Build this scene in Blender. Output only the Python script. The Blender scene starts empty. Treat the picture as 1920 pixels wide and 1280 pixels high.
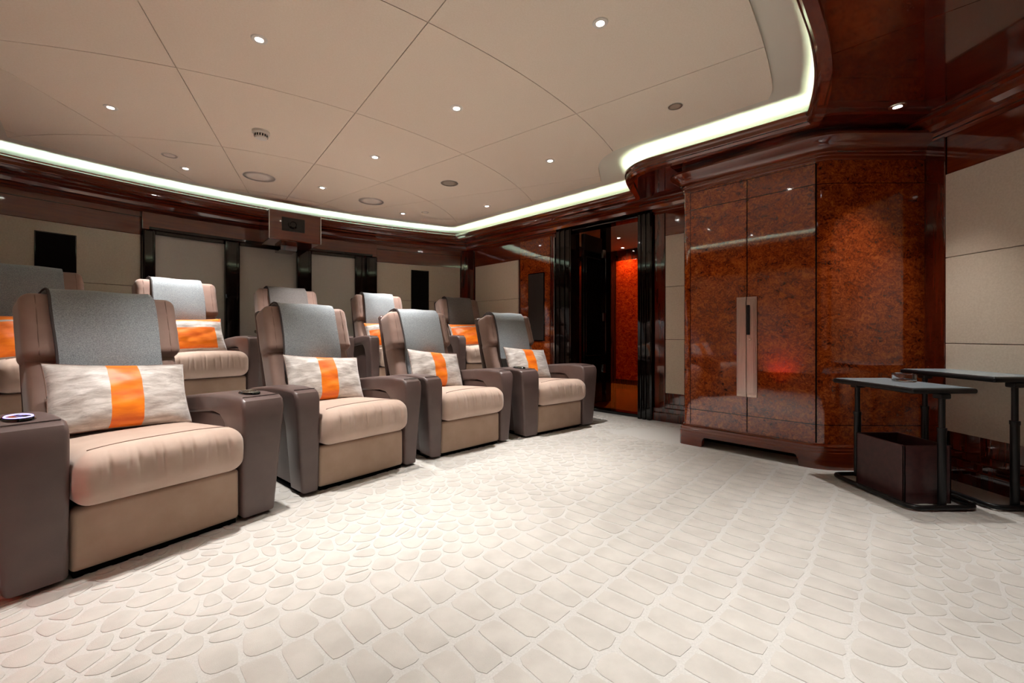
import bpy, bmesh, math, random
from mathutils import Vector, Matrix
from mathutils.geometry import delaunay_2d_cdt

S = bpy.context.scene
COL = S.collection
PI = math.pi
R_ = math.radians
random.seed(7)

# ------------------------------------------------------------------ camera
cam_d = bpy.data.cameras.new('camera')
cam_d.sensor_width = 36.0
cam_d.lens = 798.0 / 1920.0 * 36.0
cam_d.shift_y = -15.0 / 1920.0
cam_d.clip_start = 0.02
cam = bpy.data.objects.new('camera', cam_d)
COL.objects.link(cam)
cam.location = (0, 0, 0.95)
cam.rotation_euler = (PI / 2, 0, 0)
S.camera = cam

# ------------------------------------------------------------------ world and exposure
w = bpy.data.worlds.new('world')
S.world = w
w.use_nodes = True
w.node_tree.nodes['Background'].inputs[0].default_value = (0.9, 0.85, 0.8, 1)
w.node_tree.nodes['Background'].inputs[1].default_value = 0.0
S.view_settings.view_transform = 'Standard'
S.view_settings.look = 'None'
S.view_settings.exposure = 0.40
S.view_settings.gamma = 1.0
S.view_settings.use_curve_mapping = False
SPOT_W = 190.0          # each recessed downlight
COVE_E = 30.0          # cove strip emission
SPOT_COL = (1.0, 0.962, 0.925)
try:
    S.cycles.max_bounces = 6
    S.cycles.diffuse_bounces = 3
    S.cycles.glossy_bounces = 3
    S.cycles.transmission_bounces = 4
    S.cycles.caustics_reflective = False
    S.cycles.caustics_refractive = False
    S.cycles.use_adaptive_sampling = True
    S.cycles.adaptive_threshold = 0.22
    S.cycles.sample_clamp_indirect = 6.0
except Exception:
    pass

# ------------------------------------------------------------------ materials
def lin(r, g, b):
    f = lambda c: (c / 255 / 12.92) if c / 255 <= 0.04045 else ((c / 255 + 0.055) / 1.055) ** 2.4
    return (f(r), f(g), f(b), 1.0)

def newmat(name):
    m = bpy.data.materials.new(name)
    m.use_nodes = True
    nt = m.node_tree
    return m, nt, nt.nodes['Principled BSDF']

def noise(nt, scale, detail=4, rough=0.55, dist=0.0, vec=(1, 1, 1)):
    tc = nt.nodes.new('ShaderNodeTexCoord')
    mp = nt.nodes.new('ShaderNodeMapping')
    mp.inputs['Scale'].default_value = vec
    n = nt.nodes.new('ShaderNodeTexNoise')
    n.inputs['Scale'].default_value = scale
    n.inputs['Detail'].default_value = detail
    n.inputs['Roughness'].default_value = rough
    n.inputs['Distortion'].default_value = dist
    nt.links.new(tc.outputs['Object'], mp.inputs[0])
    nt.links.new(mp.outputs[0], n.inputs['Vector'])
    return n

def ramp(nt, src, stops):
    r = nt.nodes.new('ShaderNodeValToRGB')
    el = r.color_ramp.elements
    el[0].position, el[0].color = stops[0]
    el[1].position, el[1].color = stops[-1]
    for p, c in stops[1:-1]:
        e = el.new(p)
        e.color = c
    nt.links.new(src, r.inputs[0])
    return r

def bump(nt, bsdf, src, strength, dist=0.002):
    b = nt.nodes.new('ShaderNodeBump')
    b.inputs['Strength'].default_value = strength
    b.inputs['Distance'].default_value = dist
    nt.links.new(src, b.inputs['Height'])
    nt.links.new(b.outputs[0], bsdf.inputs['Normal'])

def mat_noise(name, c0, c1, scale, rough=0.5, vec=(1, 1, 1), detail=4, dist=0.0, lo=0.35, hi=0.65,
              bmp=0.0, bscale=None, bdist=0.002, sheen=0.0, metal=0.0, coat=0.0, spec=0.5, nrough=0.55):
    m, nt, b = newmat(name)
    n = noise(nt, scale, detail, nrough, dist, vec)
    r = ramp(nt, n.outputs['Fac'], [(lo, c0), (hi, c1)])
    nt.links.new(r.outputs[0], b.inputs['Base Color'])
    b.inputs['Roughness'].default_value = rough
    b.inputs['Metallic'].default_value = metal
    b.inputs['Specular IOR Level'].default_value = spec
    if sheen:
        b.inputs['Sheen Weight'].default_value = sheen
        b.inputs['Sheen Roughness'].default_value = 0.4
    if coat:
        b.inputs['Coat Weight'].default_value = coat
        b.inputs['Coat Roughness'].default_value = 0.03
    if bmp:
        n2 = noise(nt, bscale or scale * 4, 3)
        bump(nt, b, n2.outputs['Fac'], bmp, bdist)
    return m

def plain(name, c, rough=0.5, metal=0.0, spec=0.5):
    m, nt, b = newmat(name)
    b.inputs['Base Color'].default_value = c
    b.inputs['Roughness'].default_value = rough
    b.inputs['Metallic'].default_value = metal
    b.inputs['Specular IOR Level'].default_value = spec
    return m

def emit(name, c, e):
    m, nt, b = newmat(name)
    b.inputs['Base Color'].default_value = (0.8, 0.8, 0.8, 1)
    b.inputs['Emission Color'].default_value = c
    b.inputs['Emission Strength'].default_value = e
    return m

M = {}
M['carpet'] = mat_noise('carpet_ground', lin(205, 202, 197), lin(217, 214, 209), 160, 0.95, bmp=0.5, bscale=420, bdist=0.003, sheen=0.2, spec=0.1)
M['scale'] = mat_noise('carpet_scale', lin(200, 195, 188), lin(213, 208, 201), 7, 0.95, bmp=0.5, bscale=420, bdist=0.003, sheen=0.25, spec=0.1)
M['ceil'] = mat_noise('ceiling_fabric', lin(241, 227, 208), lin(246, 233, 216), 120, 0.9, bmp=0.15, bscale=600, bdist=0.001, spec=0.2)
M['ceil_edge'] = plain('ceiling_paint', lin(228, 222, 208), 0.85)
M['joint'] = plain('joint_shadow', lin(120, 104, 88), 0.9)
M['cream'] = mat_noise('cream_panel_fabric', lin(205, 190, 170), lin(214, 200, 181), 90, 0.85, bmp=0.2, bscale=500, bdist=0.001, spec=0.25)
M['blind'] = mat_noise('blind_fabric', lin(204, 197, 187), lin(212, 205, 195), 60, 0.8, vec=(1, 1, 6), spec=0.2)
M['mahog'] = mat_noise('mahogany', lin(70, 20, 8), lin(90, 29, 12), 9, 0.07, vec=(3, 3, 0.25), detail=6, coat=1.0)
M['mahog_h'] = mat_noise('mahogany_moulding', lin(94, 33, 13), lin(112, 43, 17), 7, 0.07, vec=(0.4, 0.4, 6), detail=6, coat=1.0)
M['black'] = plain('black_lacquer', lin(16, 11, 9), 0.05)
M['blackcloth'] = mat_noise('speaker_cloth', lin(14, 11, 10), lin(22, 18, 16), 300, 0.95, spec=0.1)
M['blackmetal'] = plain('black_metal', lin(24, 23, 24), 0.35, 0.4)
M['chrome'] = plain('chrome', lin(215, 212, 208), 0.15, 1.0)
M['steel'] = mat_noise('brushed_steel', lin(176, 160, 152), lin(200, 186, 178), 6, 0.28, vec=(60, 60, 1), metal=1.0)
M['white'] = plain('white_plastic', lin(232, 226, 216), 0.5)
M['grille'] = mat_noise('speaker_grille_cloth', lin(234, 224, 212), lin(240, 230, 219), 400, 0.8)
M['leather'] = mat_noise('mauve_leather', lin(92, 75, 72), lin(100, 82, 78), 8, 0.38, bmp=0.25, bscale=260, bdist=0.001)
M['leather_in'] = mat_noise('brown_leather', lin(82, 63, 59), lin(90, 70, 65), 8, 0.42, bmp=0.2, bscale=260, bdist=0.001)
M['suede'] = mat_noise('beige_suede', lin(188, 162, 146), lin(200, 175, 160), 5, 0.72, bmp=0.12, bscale=120, bdist=0.002, sheen=0.35, spec=0.3)
M['suede_shade'] = mat_noise('shaded_suede', lin(172, 144, 124), lin(184, 157, 138), 5, 0.72, bmp=0.12, bscale=120, bdist=0.002, sheen=0.3, spec=0.3)  # same suede made browner: shade under the cushion put into the colour
M['suede_head'] = mat_noise('brown_suede', lin(146, 118, 107), lin(158, 131, 120), 5, 0.7, bmp=0.12, bscale=120, bdist=0.002, sheen=0.35, spec=0.3)
M['wool'] = mat_noise('grey_wool', lin(126, 132, 137), lin(166, 172, 176), 230, 0.95, bmp=0.6, bscale=300, bdist=0.002, sheen=0.5, spec=0.1)
M['wool_b'] = mat_noise('taupe_wool', lin(100, 96, 95), lin(134, 129, 127), 230, 0.95, bmp=0.6, bscale=300, bdist=0.002, sheen=0.3, spec=0.1)
M['woolseam'] = plain('dark_wool_edge', lin(72, 66, 66), 0.9)
M['velvet'] = mat_noise('crushed_velvet', lin(138, 124, 116), lin(216, 208, 202), 7, 0.5, vec=(1.0, 2, 4.5), detail=10, dist=.5, lo=0.30, hi=0.62, nrough=.74, bmp=0.15, bscale=40, bdist=0.004, sheen=0.6)
M['orange'] = mat_noise('orange_satin', lin(222, 88, 4), lin(252, 136, 14), 4, 0.45, vec=(1, 2, 5), detail=8, nrough=.7, lo=0.3, hi=0.65, bmp=0.1, bscale=50, bdist=0.003, sheen=0.3)
M['seam'] = plain('thread', lin(132, 106, 94), 0.8)
M['seam_d'] = plain('dark_thread', lin(62, 46, 42), 0.8)
M['dark'] = plain('dark_recess', lin(8, 6, 5), 0.9, spec=0.1)
M['boxbrown'] = mat_noise('brown_leatherette', lin(62, 32, 32), lin(76, 42, 40), 30, 0.35, bmp=0.15, bscale=300, bdist=0.001)
M['tabletop'] = plain('table_top_grey_sheen', lin(150, 163, 170), 0.25)  # bluish reflection at grazing angle put into the base grey
M['amber'] = mat_noise('amber_polished_floor', lin(150, 62, 14), lin(190, 90, 24), 5, 0.12, vec=(1, 8, 1))
M['projglass'] = plain('projector_glass', lin(6, 6, 7), 0.03)

def burl(name, dark, mid, lightc, sc=5.0):
    m, nt, b = newmat(name)
    n = noise(nt, sc, 9, 0.68, 1.6, (1.6, 1.6, 2.6))
    n2 = noise(nt, sc * 7, 5, 0.6, 2.5)
    mx = nt.nodes.new('ShaderNodeMix')
    mx.data_type = 'FLOAT'
    mx.inputs[0].default_value = 0.55
    nt.links.new(n.outputs['Fac'], mx.inputs[2])
    nt.links.new(n2.outputs['Fac'], mx.inputs[3])
    r = ramp(nt, mx.outputs[0], [(0.36, dark), (0.5, mid), (0.66, lightc)])
    nt.links.new(r.outputs[0], b.inputs['Base Color'])
    b.inputs['Roughness'].default_value = 0.06
    b.inputs['Coat Weight'].default_value = 1.0
    b.inputs['Coat Roughness'].default_value = 0.02
    return m
M['burl'] = burl('burl_veneer', lin(46, 12, 4), lin(136, 52, 14), lin(180, 90, 32), 4.0)
M['burl_red'] = burl('red_burl_veneer', lin(70, 8, 2), lin(168, 36, 6), lin(226, 84, 18), 5)

def glass_mat():
    m, nt, b = newmat('clear_glass')
    b.inputs['Base Color'].default_value = (0.95, 0.97, 0.97, 1)
    b.inputs['Roughness'].default_value = 0.02
    b.inputs['Transmission Weight'].default_value = 1.0
    b.inputs['IOR'].default_value = 1.48
    return m
M['glass'] = glass_mat()
M['lens'] = emit('downlight_lens', (1.0, 0.95, 0.9, 1), 14.0)
M['led_cool'] = emit('cove_strip_cool', (0.72, 1.0, 0.86, 1), COVE_E)
M['led_warm'] = emit('cove_strip_green', (0.80, 1.0, 0.72, 1), COVE_E)
M['blue_led'] = emit('blue_indicator', (0.25, 0.2, 1.0, 1), 2.0)

# ------------------------------------------------------------------ mesh helpers
def mkobj(name, verts, faces, mat, parent=None, smooth=False, sharp=None, bevel=0.0):
    me = bpy.data.meshes.new(name)
    me.from_pydata([tuple(v) for v in verts], [], faces)
    bm = bmesh.new(); bm.from_mesh(me)
    bmesh.ops.recalc_face_normals(bm, faces=bm.faces)
    bm.to_mesh(me); bm.free()
    if isinstance(mat, str): mat = M[mat]
    me.materials.append(mat)
    if smooth:
        me.polygons.foreach_set('use_smooth', [True] * len(me.polygons))
        if sharp: me.set_sharp_from_angle(angle=R_(sharp))
    o = bpy.data.objects.new(name, me)
    COL.objects.link(o)
    if parent: o.parent = parent
    if bevel:
        md = o.modifiers.new('bevel', 'BEVEL'); md.width = bevel; md.segments = 2; md.limit_method = 'ANGLE'
    return o

def tag(o, label=None, cat=None, group=None, kind=None):
    if label: o['label'] = label
    if cat: o['category'] = cat
    if group: o['group'] = group
    if kind: o['kind'] = kind
    return o

def struct(o, label=None): 
    o['kind'] = 'structure'
    if label: o['label'] = label
    return o

def thing(name, label, cat, loc=(0, 0, 0), rz=0.0, group=None):
    o = bpy.data.objects.new(name, None)
    o.empty_display_size = 0.1
    COL.objects.link(o)
    o.location = loc; o.rotation_euler = (0, 0, rz)
    return tag(o, label, cat, group)

def copy_tree(o, parent=None):
    c = o.copy(); COL.objects.link(c)
    c.parent = parent
    for ch in o.children: copy_tree(ch, c)
    return c

def join(*vf):
    V, F = [], []
    for v, f in vf:
        n = len(V); V += list(v); F += [tuple(i + n for i in q) for q in f]
    return V, F

def box(x0, x1, y0, y1, z0, z1):
    v = [(x, y, z) for x in (x0, x1) for y in (y0, y1) for z in (z0, z1)]
    f = [(0, 1, 3, 2), (4, 6, 7, 5), (0, 4, 5, 1), (2, 3, 7, 6), (0, 2, 6, 4), (1, 5, 7, 3)]
    return v, f

def xf(vf, fn):
    return [fn(*p) for p in vf[0]], vf[1]

def rbox(sx, sy, sz, r, nx=4, ny=4, nz=4, fn=None, cs=3):
    def coords(L, n):
        i = L / 2 - r
        a = [-i - r * math.tan(PI / 4 * (1 - k / cs)) for k in range(cs)]
        m = [-i + 2 * i * k / n for k in range(n + 1)]
        return a + m + [-x for x in a[::-1]], i
    (cx, ix), (cy, iy), (cz, iz) = coords(sx, nx), coords(sy, ny), coords(sz, nz)
    V, F, D = [], [], {}
    def vid(i, j, k):
        key = (i, j, k)
        if key not in D:
            p = Vector((cx[i], cy[j], cz[k]))
            q = Vector((max(-ix, min(ix, p.x)), max(-iy, min(iy, p.y)), max(-iz, min(iz, p.z))))
            d = p - q
            p2 = q + d.normalized() * r if d.length > 1e-9 else p
            D[key] = len(V); V.append(tuple(p2))
        return D[key]
    NX, NY, NZ = len(cx) - 1, len(cy) - 1, len(cz) - 1
    for i in range(NX):
        for j in range(NY):
            for k in (0, NZ): F.append((vid(i, j, k), vid(i + 1, j, k), vid(i + 1, j + 1, k), vid(i, j + 1, k)))
    for i in range(NX):
        for k in range(NZ):
            for j in (0, NY): F.append((vid(i, j, k), vid(i + 1, j, k), vid(i + 1, j, k + 1), vid(i, j, k + 1)))
    for j in range(NY):
        for k in range(NZ):
            for i in (0, NX): F.append((vid(i, j, k), vid(i, j + 1, k), vid(i, j + 1, k + 1), vid(i, j, k + 1)))
    if fn: V = [fn(*p) for p in V]
    return V, F

def rot_yz(vf, lean, cy, cz):
    """lean the piece backwards (top goes to -y) and move it to (cy, cz)"""
    c, s = math.cos(lean), math.sin(lean)
    return [(x, y * c - z * s + cy, y * s + z * c + cz) for x, y, z in vf[0]], vf[1]

def tube(pts, r, n=8, closed=False):
    pts = [Vector(p) for p in pts]
    V, F = [], []
    N = len(pts)
    up = Vector((0, 0, 1))
    for i, p in enumerate(pts):
        if closed: d = pts[(i + 1) % N] - pts[i - 1]
        else: d = pts[min(i + 1, N - 1)] - pts[max(i - 1, 0)]
        d.normalize()
        a = d.cross(up)
        if a.length < 1e-3: a = d.cross(Vector((1, 0, 0)))
        a.normalize(); b = d.cross(a)
        for k in range(n):
            t = 2 * PI * k / n
            V.append(tuple(p + r * (math.cos(t) * a + math.sin(t) * b)))
    for i in range(N if closed else N - 1):
        for k in range(n):
            j = (i + 1) % N
            F.append((i * n + k, i * n + (k + 1) % n, j * n + (k + 1) % n, j * n + k))
    if not closed:
        F.append(tuple(range(n))); F.append(tuple(range((N - 1) * n, N * n)))
    return V, F

def lathe(prof, n=32, cx=0, cy=0):
    V, F = [], []
    m = len(prof)
    for k in range(n):
        t = 2 * PI * k / n
        for r, z in prof: V.append((cx + r * math.cos(t), cy + r * math.sin(t), z))
    for k in range(n):
        for i in range(m - 1):
            a, b = k * m, ((k + 1) % n) * m
            F.append((a + i, b + i, b + i + 1, a + i + 1))
    for i in (0, m - 1):
        if prof[i][0] > 1e-6: F.append(tuple(k * m + i for k in range(n)))
    return V, F

def sweep(path, prof, closed_path=False, closed_prof=True):
    """profile points (o, z): o = offset to the right of the direction of travel"""
    P = [Vector(p) for p in path]
    N, m = len(P), len(prof)
    V, F = [], []
    for i in range(N):
        if closed_path or 0 < i < N - 1:
            d0 = (P[i] - P[i - 1]).normalized(); d1 = (P[(i + 1) % N] - P[i]).normalized()
        elif i == 0: d0 = d1 = (P[1] - P[0]).normalized()
        else: d0 = d1 = (P[-1] - P[-2]).normalized()
        n0, n1 = Vector((d0.y, -d0.x)), Vector((d1.y, -d1.x))
        b = (n0 + n1)
        b = b / max(0.35, b.dot(n0)) if b.length > 1e-6 else n0
        for o, z in prof: V.append((P[i].x + b.x * o, P[i].y + b.y * o, z))
    for i in range(N if closed_path else N - 1):
        j = (i + 1) % N
        for k in range(m if closed_prof else m - 1):
            l = (k + 1) % m
            F.append((i * m + k, i * m + l, j * m + l, j * m + k))
    if not closed_path and closed_prof:
        F.append(tuple(range(m))); F.append(tuple(range((N - 1) * m, N * m)))
    return V, F

def round_path(pts, rad, n=8):
    out = []
    for i, p in enumerate(pts):
        r = rad.get(i, 0)
        p = Vector(p)
        if not r or i in (0, len(pts) - 1): out.append(tuple(p)); continue
        a = (Vector(pts[i - 1]) - p).normalized(); b = (Vector(pts[i + 1]) - p).normalized()
        p0, p1 = p + a * r, p + b * r
        for k in range(n + 1):
            t = k / n
            out.append(tuple(p0 * (1 - t) ** 2 + p * 2 * t * (1 - t) + p1 * t * t))
    return out

def ccw(poly):
    a = sum(poly[i][0] * poly[(i + 1) % len(poly)][1] - poly[(i + 1) % len(poly)][0] * poly[i][1] for i in range(len(poly)))
    return list(poly) if a > 0 else list(poly)[::-1]

def overlay(inside, outside=()):
    """triangles (2D) lying in every polygon of `inside` and in none of `outside`"""
    polys = [ccw(p) for p in list(inside) + list(outside)]
    vs, fs = [], []
    for p in polys:
        fs.append(list(range(len(vs), len(vs) + len(p)))); vs += [Vector(q) for q in p]
    V, Ed, Fa, _, _, of = delaunay_2d_cdt(vs, [], fs, 0, 1e-5, True)
    need = set(range(len(inside)))
    keep = [f for f, ids in zip(Fa, of) if need <= set(ids) and not (set(ids) - need)]
    return V, keep

def slab_from_tris(V, T, z0, z1):
    bm = bmesh.new()
    used = {}
    for t in T:
        for i in t:
            if i not in used: used[i] = bm.verts.new((V[i].x, V[i].y, z0))
    for t in T:
        try: bm.faces.new([used[i] for i in t])
        except ValueError: pass
    bmesh.ops.dissolve_limit(bm, angle_limit=0.01, verts=bm.verts, edges=bm.edges)
    ext = bmesh.ops.extrude_face_region(bm, geom=list(bm.faces))
    for e in ext['geom']:
        if isinstance(e, bmesh.types.BMVert): e.co.z = z1
    bmesh.ops.recalc_face_normals(bm, faces=bm.faces)
    bmesh.ops.triangulate(bm, faces=[f for f in bm.faces if len(f.verts) > 4])
    vv = [tuple(v.co) for v in bm.verts]; bm.verts.index_update()
    ff = [tuple(v.index for v in f.verts) for f in bm.faces]
    bm.free()
    return vv, ff

# ------------------------------------------------------------------ plan of the room (metres, camera above the origin)
VD = Vector((0.72083, -0.69311))         # along the door wall and the cabinet front
UD = Vector((0.69311, 0.72083))          # away from the screen wall... through the door
CW = Vector((2.0, -0.3)); RW = 7.68        # centre and radius of the curved back wall
K1 = Vector((-0.711, 6.8856))              # corner of back wall and door wall
K2 = Vector((2.89, 3.423))
K3 = Vector((3.0, 1.0))
K4 = Vector((0.5, -1.6))
K5 = Vector((-4.7196, 3.4188))
ZC, ZLIP, ZSOF = 2.55, 2.45, 2.37

def arc_pts(r, a0, a1, n):
    return [(CW.x + r * math.cos(R_(a0 + (a1 - a0) * k / n)), CW.y + r * math.sin(R_(a0 + (a1 - a0) * k / n))) for k in range(n + 1)]

def A_K(p): return math.degrees(math.atan2(p[1] - CW.y, p[0] - CW.x))
BACK = arc_pts(RW, A_K(K5), A_K(K1), 48)
ROOM = BACK + [tuple(K2), (2.885, 2.95), tuple(K3), tuple(K4)]

def map_back(s, o, z):                    # s = angle in degrees
    return (CW.x + (RW - o) * math.cos(R_(s)), CW.y + (RW - o) * math.sin(R_(s)), z)
def linmap(org, d):
    d = Vector(d).normalized(); n = Vector((d.y, -d.x))
    return lambda s, o, z: (org[0] + d.x * s + n.x * o, org[1] + d.y * s + n.y * o, z)
map_right = linmap(K1, VD)
map_side = linmap((2.885, 2.95), K3 - Vector((2.885, 2.95)))
map_front = linmap(K3, K4 - K3)
map_left = linmap(K4, K5 - K4)

def slab(mp, s0, s1, o0, o1, z0, z1, n=1):
    V, F = [], []
    for k in range(n + 1):
        s = s0 + (s1 - s0) * k / n
        V += [mp(s, o0, z0), mp(s, o1, z0), mp(s, o1, z1), mp(s, o0, z1)]
    for k in range(n):
        a, b = 4 * k, 4 * k + 4
        for i in range(4): F.append((a + i, a + (i + 1) % 4, b + (i + 1) % 4, b + i))
    F.append((0, 1, 2, 3)); F.append((4 * n, 4 * n + 1, 4 * n + 2, 4 * n + 3))
    return V, F

# ------------------------------------------------------------------ floor (carpet with carved scales)
V, T = overlay([ROOM])
floor = struct(mkobj('floor', *slab_from_tris(V, T, -0.08, 0.0), 'carpet'), 'cream carpet with carved crocodile-scale relief')

RISER_R = 5.78
def p_in(poly, x, y):
    c = False; j = len(poly) - 1
    for i in range(len(poly)):
        xi, yi = poly[i]; xj, yj = poly[j]
        if (yi > y) != (yj > y) and x < (xj - xi) * (y - yi) / (yj - yi) + xi: c = not c
        j = i
    return c

def clip_half(poly, px, py, nx, ny):
    out = []
    for i in range(len(poly)):
        a, b = poly[i], poly[(i + 1) % len(poly)]
        da = (a[0] - px) * nx + (a[1] - py) * ny; db = (b[0] - px) * nx + (b[1] - py) * ny
        if da <= 0: out.append(a)
        if (da < 0 < db) or (db < 0 < da):
            t = da / (da - db); out.append((a[0] + (b[0] - a[0]) * t, a[1] + (b[1] - a[1]) * t))
    return out

def carpet_scales():
    rnd = random.Random(3)
    seeds = []                                # (p along UD, q along VD, belly?)
    q0, half = -0.80, 0.62
    ncol = 7; cw = 2 * half / ncol
    bound = lambda q: abs(q - q0)
    p = 0.0
    offs = [rnd.random() for _ in range(ncol)]
    for c in range(ncol):
        qc = q0 - half + (c + 0.5) * cw
        hgt = 0.097
        rw = random.Random(11)
        pp = -0.6 + 0.022 * math.sin(c * 1.9)
        k = 0
        while pp < 5.6:
            seeds.append((pp + rnd.uniform(-.006, .006), qc + 0.035 * math.sin(pp * 1.1) + rnd.uniform(-.008, .008), 1))
            pp += hgt * rw.uniform(0.9, 1.1)
    sp = 0.098
    j = 0
    q = -4.2
    while q < 2.6:
        pp = -0.8 + (0.5 * sp if j % 2 else 0)
        while pp < 5.8:
            wav = q0 + 0.035 * math.sin(pp * 1.1)
            if abs(q - wav) > half + 0.03:
                far = min(1.0, (abs(q - wav) - half) / 0.5)
                jit = 0.010 + 0.026 * far
                seeds.append((pp + rnd.uniform(-jit, jit), q + rnd.uniform(-jit, jit), 0))
                if far > .5 and rnd.random() < 0.16: seeds.append((pp + sp * .5, q + sp * .42, 0))
            pp += sp * 1.12
        q += sp * 0.86; j += 1
    cell = {}
    g = 0.14
    for i, s in enumerate(seeds): cell.setdefault((int(s[0] // g), int(s[1] // g)), []).append(i)
    out = []
    for i, (p, q, b) in enumerate(seeds):
        x = p * UD.x + q * VD.x; y = p * UD.y + q * VD.y
        # only what the room in front of the riser shows
        if y < 0.95 or not p_in(ROOM, x, y): continue
        if math.hypot(x - CW.x, y - CW.y) > RISER_R - 0.9 and x < 0.45: continue
        if abs(x) / y > 1.34: continue
        if x + 1.04 * y > 6.30: continue
        if x + 1.04 * y > 5.22 and y < 4.25: continue
        if x > 2.8: continue
        poly = [(p - .13, q - .13), (p + .13, q - .13), (p + .13, q + .13), (p - .13, q + .13)]
        ci, cj = int(p // g), int(q // g)
        for a in (-2, -1, 0, 1, 2):
            for c in (-2, -1, 0, 1, 2):
                for k in cell.get((ci + a, cj + c), ()):
                    if k == i: continue
                    s = seeds[k]
                    nx, ny = s[0] - p, s[1] - q
                    L = math.hypot(nx, ny)
                    if L > 0.3 or L < 1e-6: continue
                    ins = 0.0062 if abs(nx) > abs(ny) or not b else 0.011
                    if not b: ins = 0.0068
                    poly = clip_half(poly, (s[0] + p) / 2 - nx / L * ins, (s[1] + q) / 2 - ny / L * ins, nx / L, ny / L)
                    if len(poly) < 3: break
        if len(poly) < 3: continue
        for it in range(2 if not b else 1):   # rounded corners
            cut = 0.25 if not b else 0.16
            np_ = []
            for k in range(len(poly)):
                a, c = poly[k], poly[(k + 1) % len(poly)]
                np_.append((a[0] * (1 - cut) + c[0] * cut, a[1] * (1 - cut) + c[1] * cut))
                np_.append((a[0] * cut + c[0] * (1 - cut), a[1] * cut + c[1] * (1 - cut)))
            poly = np_
        # drop nearly coincident points
        pl = []
        for pt in poly:
            if not pl or math.hypot(pt[0] - pl[-1][0], pt[1] - pl[-1][1]) > 0.006: pl.append(pt)
        if len(pl) < 4: continue
        cx = sum(a[0] for a in pl) / len(pl); cy = sum(a[1] for a in pl) / len(pl)
        if max(math.hypot(a[0] - cx, a[1] - cy) for a in pl) < 0.014: continue
        H = 0.0028
        n = len(pl); vv = []
        for f, z in ((1.0, 0.0), (1.0, H * .55), (0.93, H)):
            for a, c in pl:
                a2, c2 = cx + (a - cx) * f, cy + (c - cy) * f
                vv.append((a2 * UD.x + c2 * VD.x, a2 * UD.y + c2 * VD.y, z))
        ff = []
        for r in (0, 1):
            for k in range(n): ff.append((r * n + k, r * n + (k + 1) % n, (r + 1) * n + (k + 1) % n, (r + 1) * n + k))
        ff.append(tuple(range(2 * n, 3 * n)))
        area = abs(sum(pl[k][0] * pl[(k + 1) % n][1] - pl[(k + 1) % n][0] * pl[k][1] for k in range(n))) / 2
        size = area * 0.95 / y ** 3
        vis = abs(x) / y < 1.2 and y > 1.17
        out.append((size if vis else 0, vv, ff))
    out.sort(key=lambda t: -t[0])
    for s, vv, ff in out[:300]:
        mkobj('carpet_scale', vv, ff, 'scale', floor, smooth=True, sharp=50)
    v, f = join(*[(a, b) for _, a, b in out[300:]])
    o = mkobj('carpet_scale_field', v, f, 'scale', floor, smooth=True, sharp=50)
    o['kind'] = 'stuff'
carpet_scales()

# raised platform of the rear row
plat = arc_pts(RISER_R, A_K(K5) + 1.5, 108.0, 40) + [(0.2, 5.95)] + [(BACK[k][0], BACK[k][1]) for k in range(len(BACK) - 1, -1, -4)]
V, T = overlay([plat, ROOM])
struct(mkobj('floor_platform', *slab_from_tris(V, T, 0.0, 0.30), 'carpet'), 'raised carpeted platform under the rear row of recliners')

# ------------------------------------------------------------------ walls
WP = [(0, 0), (0, 2.6), (-0.1, 2.6), (-0.1, 0)]
wall_back = struct(mkobj('wall_back', *sweep(BACK, WP), 'mahog'), 'curved back wall of dark polished wood')
D0, D1 = 2.086, 2.996
DH = 2.34
wr = join(slab(map_right, -0.05, D0, -0.12, 0, 0, 2.6), slab(map_right, D1, 5.0, -0.12, 0, 0, 2.6), slab(map_right, D0, D1, -0.12, 0, DH, 2.6))
wall_right = struct(mkobj('wall_right', *wr, 'mahog'), 'polished wood wall with the doorway')
wall_side = struct(mkobj('wall_side', *slab(map_side, -0.5, (K3 - Vector((2.885, 2.95))).length + .1, -0.1, 0, 0, 2.6), 'mahog'), 'polished wood wall behind the two small tables')
wall_front = struct(mkobj('wall_front', *slab(map_front, -.1, (K4 - K3).length + .1, -0.1, 0, 0, 2.6), 'mahog'))
wall_left = struct(mkobj('wall_left', *slab(map_left, -.1, (K5 - K4).length + .1, -0.1, 0, 0, 2.6), 'mahog'))

ROWS = [(0.31, 0.883), (0.887, 1.448), (1.452, 2.0)]
def cream_panels(mp, s0, s1, parent, n=1, o1=0.022, mat='cream'):
    for z0, z1 in ROWS:
        mkobj('wall_panel', *slab(mp, s0, s1, 0.0, o1, z0, z1, n), mat, parent, bevel=0.003)
# back wall: cream left of the windows, cream right of them
cream_panels(map_back, 150.5, 140.95, wall_back, 8)
cream_panels(map_back, 121.35, 111.7, wall_back, 8)
# door wall
cream_panels(map_right, 0.203, 1.127, wall_right)
cream_panels(map_right, 3.30, 3.70, wall_right)
cream_panels(map_side, 0.13, 0.75, wall_side)
cream_panels(map_side, 0.76, 1.80, wall_side)
cream_panels(map_left, 0.6, 2.2, wall_left); cream_panels(map_left, 3.0, 5.2, wall_left)
mkobj('projection_screen', *slab(map_front, 0.6, 2.9, 0.0, 0.03, 0.75, 2.05), plain('screen_cloth', lin(150, 150, 150), 0.9), wall_front)
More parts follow.
